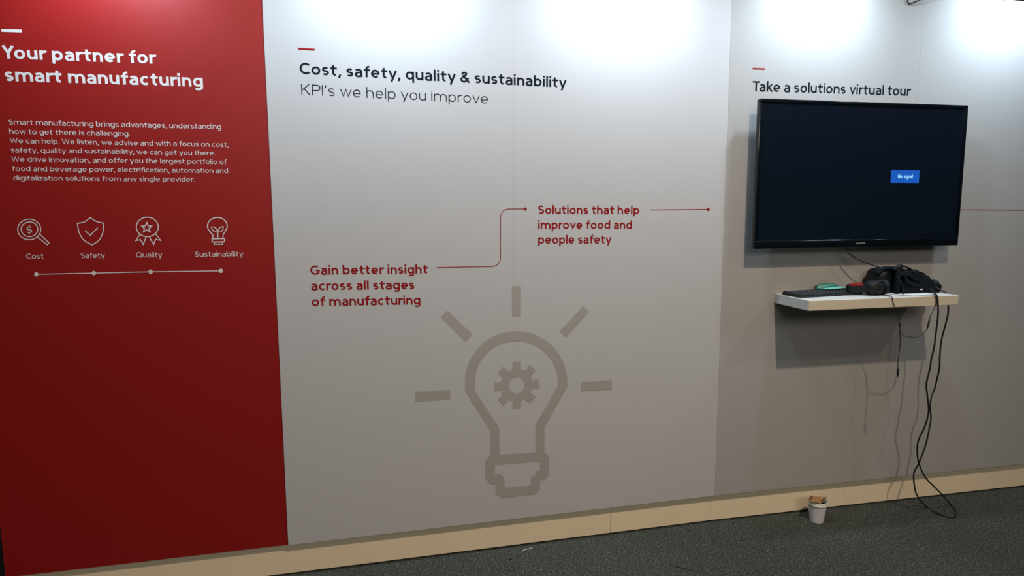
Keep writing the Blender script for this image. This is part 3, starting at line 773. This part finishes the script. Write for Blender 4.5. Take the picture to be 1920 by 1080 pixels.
# thin sheet under the headset, small plug beside the headphones
q0 = loc3(on_z(1676, 553, SZ), J); q1 = loc3(on_z(1750, 551, SZ), J)
shx = (q0.x + q1.x) / 2
pp = root3('paper_sheet', shx, 0.165, SZ); tag(pp, 'thin white sheet under the black headset on the shelf', 'paper')
b = bmesh.new(); bmesh.ops.create_grid(b, x_segments=16, y_segments=6, size=.5)
for v in b.verts:
    x, y = v.co.x, v.co.y; v.co = Vector((x * 0.19, y * 0.115, 0.0012 + 0.004 * max(0, -y - .25) * (1 + math.sin(x * 9))))
r = bmesh.ops.extrude_face_region(b, geom=list(b.faces)); bmesh.ops.translate(b, vec=(0, 0, .0007), verts=[v for v in r['geom'] if isinstance(v, bmesh.types.BMVert)])
mb = MB(); mb.merge(b); mb.build('sheet', M['paper'], pp, True, 50)
q = loc3(on_z(1617, 552, SZ), J)
pg = root3('cable_plug', q.x, -q.y, SZ); tag(pg, 'tiny white plug between keyboard and headphones', 'plug')
mb = MB(); mb.box(-.012, .002, -.005, .005, 0.0005, .008, bev=.002); mb.build('plug_body', M['paper'], pg, True)
mb = MB(); mb.box(.003, .014, -.008, .0, 0.0008, .007, bev=.0015, mtx=Matrix.Rotation(.5, 4, 'Z')); mb.build('plug_tip', M['paper'], pg, True)

# ------------------------------------------------------------------ cables
def cable(name, pts, r, label, group=None):
    mb = MB(); mb.tube(pts, r, seg=8, smooth=6); o = mb.build(name, M['black_rubber'], None, True); tag(o, label, 'cable', group); return o
def C3(lst): return [W3(x, y, o) for x, y, o in lst]
cable('television_cable', [W3(1583, 450, .045), W3(1584.5, 460, .048)] + C3([(1586, 466, .055), (1591, 474, .065), (1600, 481, .07), (1612, 488, .08), (1630, 495, .09), (1645, 500, .10), (1657, 503, .112), (1672, 503.5, .125)]), 0.0032,
      'black cable drooping from under the television to the headset')
fa = lambda x, y, z=0.004: on_z(x, y, z)
R_C = 0.0036
PA = C3([(1744, 541, .17), (1751, 546.5, .20), (1754, 550, .245), (1757.5, 558, .2555), (1758.5, 570, .2575), (1759, 585, .258), (1758, 600, .258), (1754.5, 627, .256), (1751, 654, .254), (1746, 674, .252),
         (1744, 689, .250), (1737, 720, .245), (1739, 744, .24), (1741, 772, .235), (1734, 800, .23), (1721, 829, .22), (1721.5, 863, .20), (1733.6, 893, .17), (1750, 911, .15)]) + \
     [W3(1768, 929, .155), fa(1781, 944, .012), fa(1789, 953), fa(1792.5, 962), fa(1790, 969), fa(1784, 970.5), fa(1770, 967), fa(1754, 960.5), fa(1740, 952)]
PB_ = C3([(1728, 941, .115), (1717, 923, .125), (1713, 897, .14), (1715, 883, .15), (1723, 868, .165), (1735.7, 833.6, .17), (1743, 800, .17), (1745.5, 783, .165), (1744, 765, .16), (1746, 746, .155),
          (1752.6, 728, .15), (1761, 691, .17), (1762, 668.5, .175), (1765, 639, .18), (1772.5, 610, .187), (1777.5, 588, .19)])
xe_ = SX1 + 0.006
PB_ += [P3(xe_ + .001, .19, 1.075), P3(xe_, .188, 1.100), P3(SX1 - .004, .182, SZ + .0048), P3(SX1 - .022, .165, SZ + .018), P3(SX1 - .036, .150, SZ + .03), P3(SX1 - .05, .13, SZ + .035)]
cable('power_cable', PA + PB_, R_C, 'long black cable hanging from the shelf and looping on the carpet')
# headphone lead with two in-line joints and a jack
ea = root3('audio_lead', 0.80, 0.255, 0.95)
tag(ea, 'thin black audio lead with jack plug dangling in front of the shelf', 'cable')
def L3(lst): return [S3(x, y, o) - Vector((0.80, -0.255, 0.95)) for x, y, o in lst]
mb = MB(); mb.tube([Vector((cc.x + hx - .80 + .02, .255 - .17, SZ + .003 - .95)), Vector((cc.x + hx - .80 + .04, .255 - .20, SZ + .0025 - .95))] + L3([(1668, 554.3, .2485), (1673, 559, .2535), (1676, 571, .255), (1684, 589, .256), (1686.7, 601, .256), (1686.7, 621, .256), (1688, 642, .256), (1684.5, 673, .256), (1683, 690, .256)]), 0.0018)
mb.build('lead', M['black_rubber'], ea, True)
mb = MB(); mb.tube(L3([(1687, 619, .256), (1690, 626, .256), (1700, 631, .256), (1718, 632, .256), (1731, 626, .256), (1737.6, 618, .257)]), 0.0013)
mb.tube(L3([(1744, 593, .257), (1750, 582, .257), (1755, 570, .2565), (1755, 560, .2555), (1751.5, 551, .25), (1747, 545, .21)]), 0.0016); mb.build('lead', M['black_rubber'], ea, True)
mb = MB(); p = L3([(1686.7, 600, .256), (1686.7, 612, .256)]); mb.tube(p, .0035, smooth=1, radii=None); mb.build('joint', M['black_rubber'], ea, True)
mb = MB(); p = L3([(1737.6, 619, .257), (1739.5, 612, .257), (1742, 603, .257), (1744, 592, .257)]); mb.tube(p, .003, smooth=1, radii=[.002, .0038, .0038, .002]); mb.build('joint', M['black_rubber'], ea, True)
mb = MB(); p = L3([(1683, 689, .256), (1683, 692, .256), (1683.3, 702, .256), (1683.5, 704.5, .256), (1683.6, 708, .256)]); mb.tube(p, .003, smooth=1, radii=[.002, .0045, .0045, .0016, .0016]); mb.build('jack', M['black_rubber'], ea, True)

# ------------------------------------------------------------------ paper cup
cb = on_z(1531, 976, 0)
cu = empty('paper_cup', cb, 0.2); tag(cu, 'white paper cup standing on the carpet against the kick board', 'cup')
mb = MB(); prof = [(0.0, 0.004), (0.0275, 0.004), (0.0285, 0.0), (0.0300, 0.0), (0.0305, 0.006), (0.0425, 0.088), (0.0415, 0.088), (0.0292, 0.008), (0.0, 0.007)]
mb.lathe(prof, 44); mb.build('cup_body', M['cup'], cu, True, 50)
mb = MB(); mb.lathe([(0.0420, 0.083), (0.0455, 0.084), (0.0470, 0.088), (0.0465, 0.0925), (0.0450, 0.095), (0.0462, 0.099), (0.0455, 0.1035), (0.0435, 0.105), (0.0415, 0.101), (0.0405, 0.090), (0.0410, 0.083)], 44)
o = mb.build('cup_rim', M['cup_lid'], cu, True, 40); o['label'] = 'cream lid rim'
cd = empty('card_scrap', cb + Vector((0, 0, 0.100)), 0.0); tag(cd, 'torn brown card scrap lying on top of the paper cup', 'card')
def cz(px, py, dy): return on_plane(px, py, cb + Vector((0, dy, 0)), Vector((0, 1, 0))) - (cb + Vector((0, 0, 0.1)))
A_, B_, C_, D_ = cz(1512.5, 938, -.016), cz(1520, 930, .034), cz(1551, 932.5, .028), cz(1538, 943.5, -.042)
b = bmesh.new(); nn = 10; grid = []
for i in range(nn + 1):
    row = []
    for k in range(nn + 1):
        u, v = i / nn, k / nn
        p = A_ * (1 - u) * (1 - v) + B_ * (1 - u) * v + C_ * u * v + D_ * u * (1 - v)
        p = p + Vector((0, 0, 0.004 * noise.noise(Vector((u * 4, v * 4, 2))) - 0.006 * max(0, u - .75) * (1 - v) * 3)); row.append(b.verts.new(p))
    grid.append(row)
for i in range(nn):
    for k in range(nn): b.faces.new((grid[i][k], grid[i + 1][k], grid[i + 1][k + 1], grid[i][k + 1]))
r = bmesh.ops.extrude_face_region(b, geom=list(b.faces)); bmesh.ops.translate(b, vec=(0, 0, .0012), verts=[v for v in r['geom'] if isinstance(v, bmesh.types.BMVert)])
mb = MB(); mb.merge(b); mb.build('card_sheet', M['card'], cd)
mb = MB()
for (p0, p1, p2, p3) in (((1517.5, 937), (1521, 930.5), (1524.5, 931.5), (1520.5, 937.5)), ((1538, 940), (1543.5, 936.5), (1550, 932.5), (1545.5, 937.5))):
    vs = [mb.bm.verts.new(cz(*p, -.01 + t) + Vector((0, 0, .0035))) for p, t in ((p0, -.004), (p1, .030), (p2, .030), (p3, -.006))]
    mb.bm.faces.new(vs)
r = bmesh.ops.extrude_face_region(mb.bm, geom=list(mb.bm.faces)); bmesh.ops.translate(mb.bm, vec=(0, 0, .001), verts=[v for v in r['geom'] if isinstance(v, bmesh.types.BMVert)])
mb.build('fold', M['card_dark'], cd)

# ------------------------------------------------------------------ litter on the carpet
def litter(name, px, r, material, label, cat):
    mb = MB(); mb.tube([on_z(x, y, r + .0005) for x, y in px], r, seg=6, smooth=4); o = mb.build(name, material, None, True); tag(o, label, cat)
litter('thread', [(978.5, 1033.5), (984, 1030.5), (990, 1029.5), (998, 1027)], .0012, M['thread'], 'short white thread lying on the carpet near the kick board', 'thread')
litter('thread', [(1254, 1057), (1268, 1062), (1284, 1066), (1301, 1070)], .0012, M['speck'], 'dark thin thread on the carpet at the bottom of the picture', 'thread')
litter('lint', [(955, 1048), (957.5, 1048.5), (960, 1048)], .0025, M['speck'], 'small black speck of lint below the white thread', 'lint')
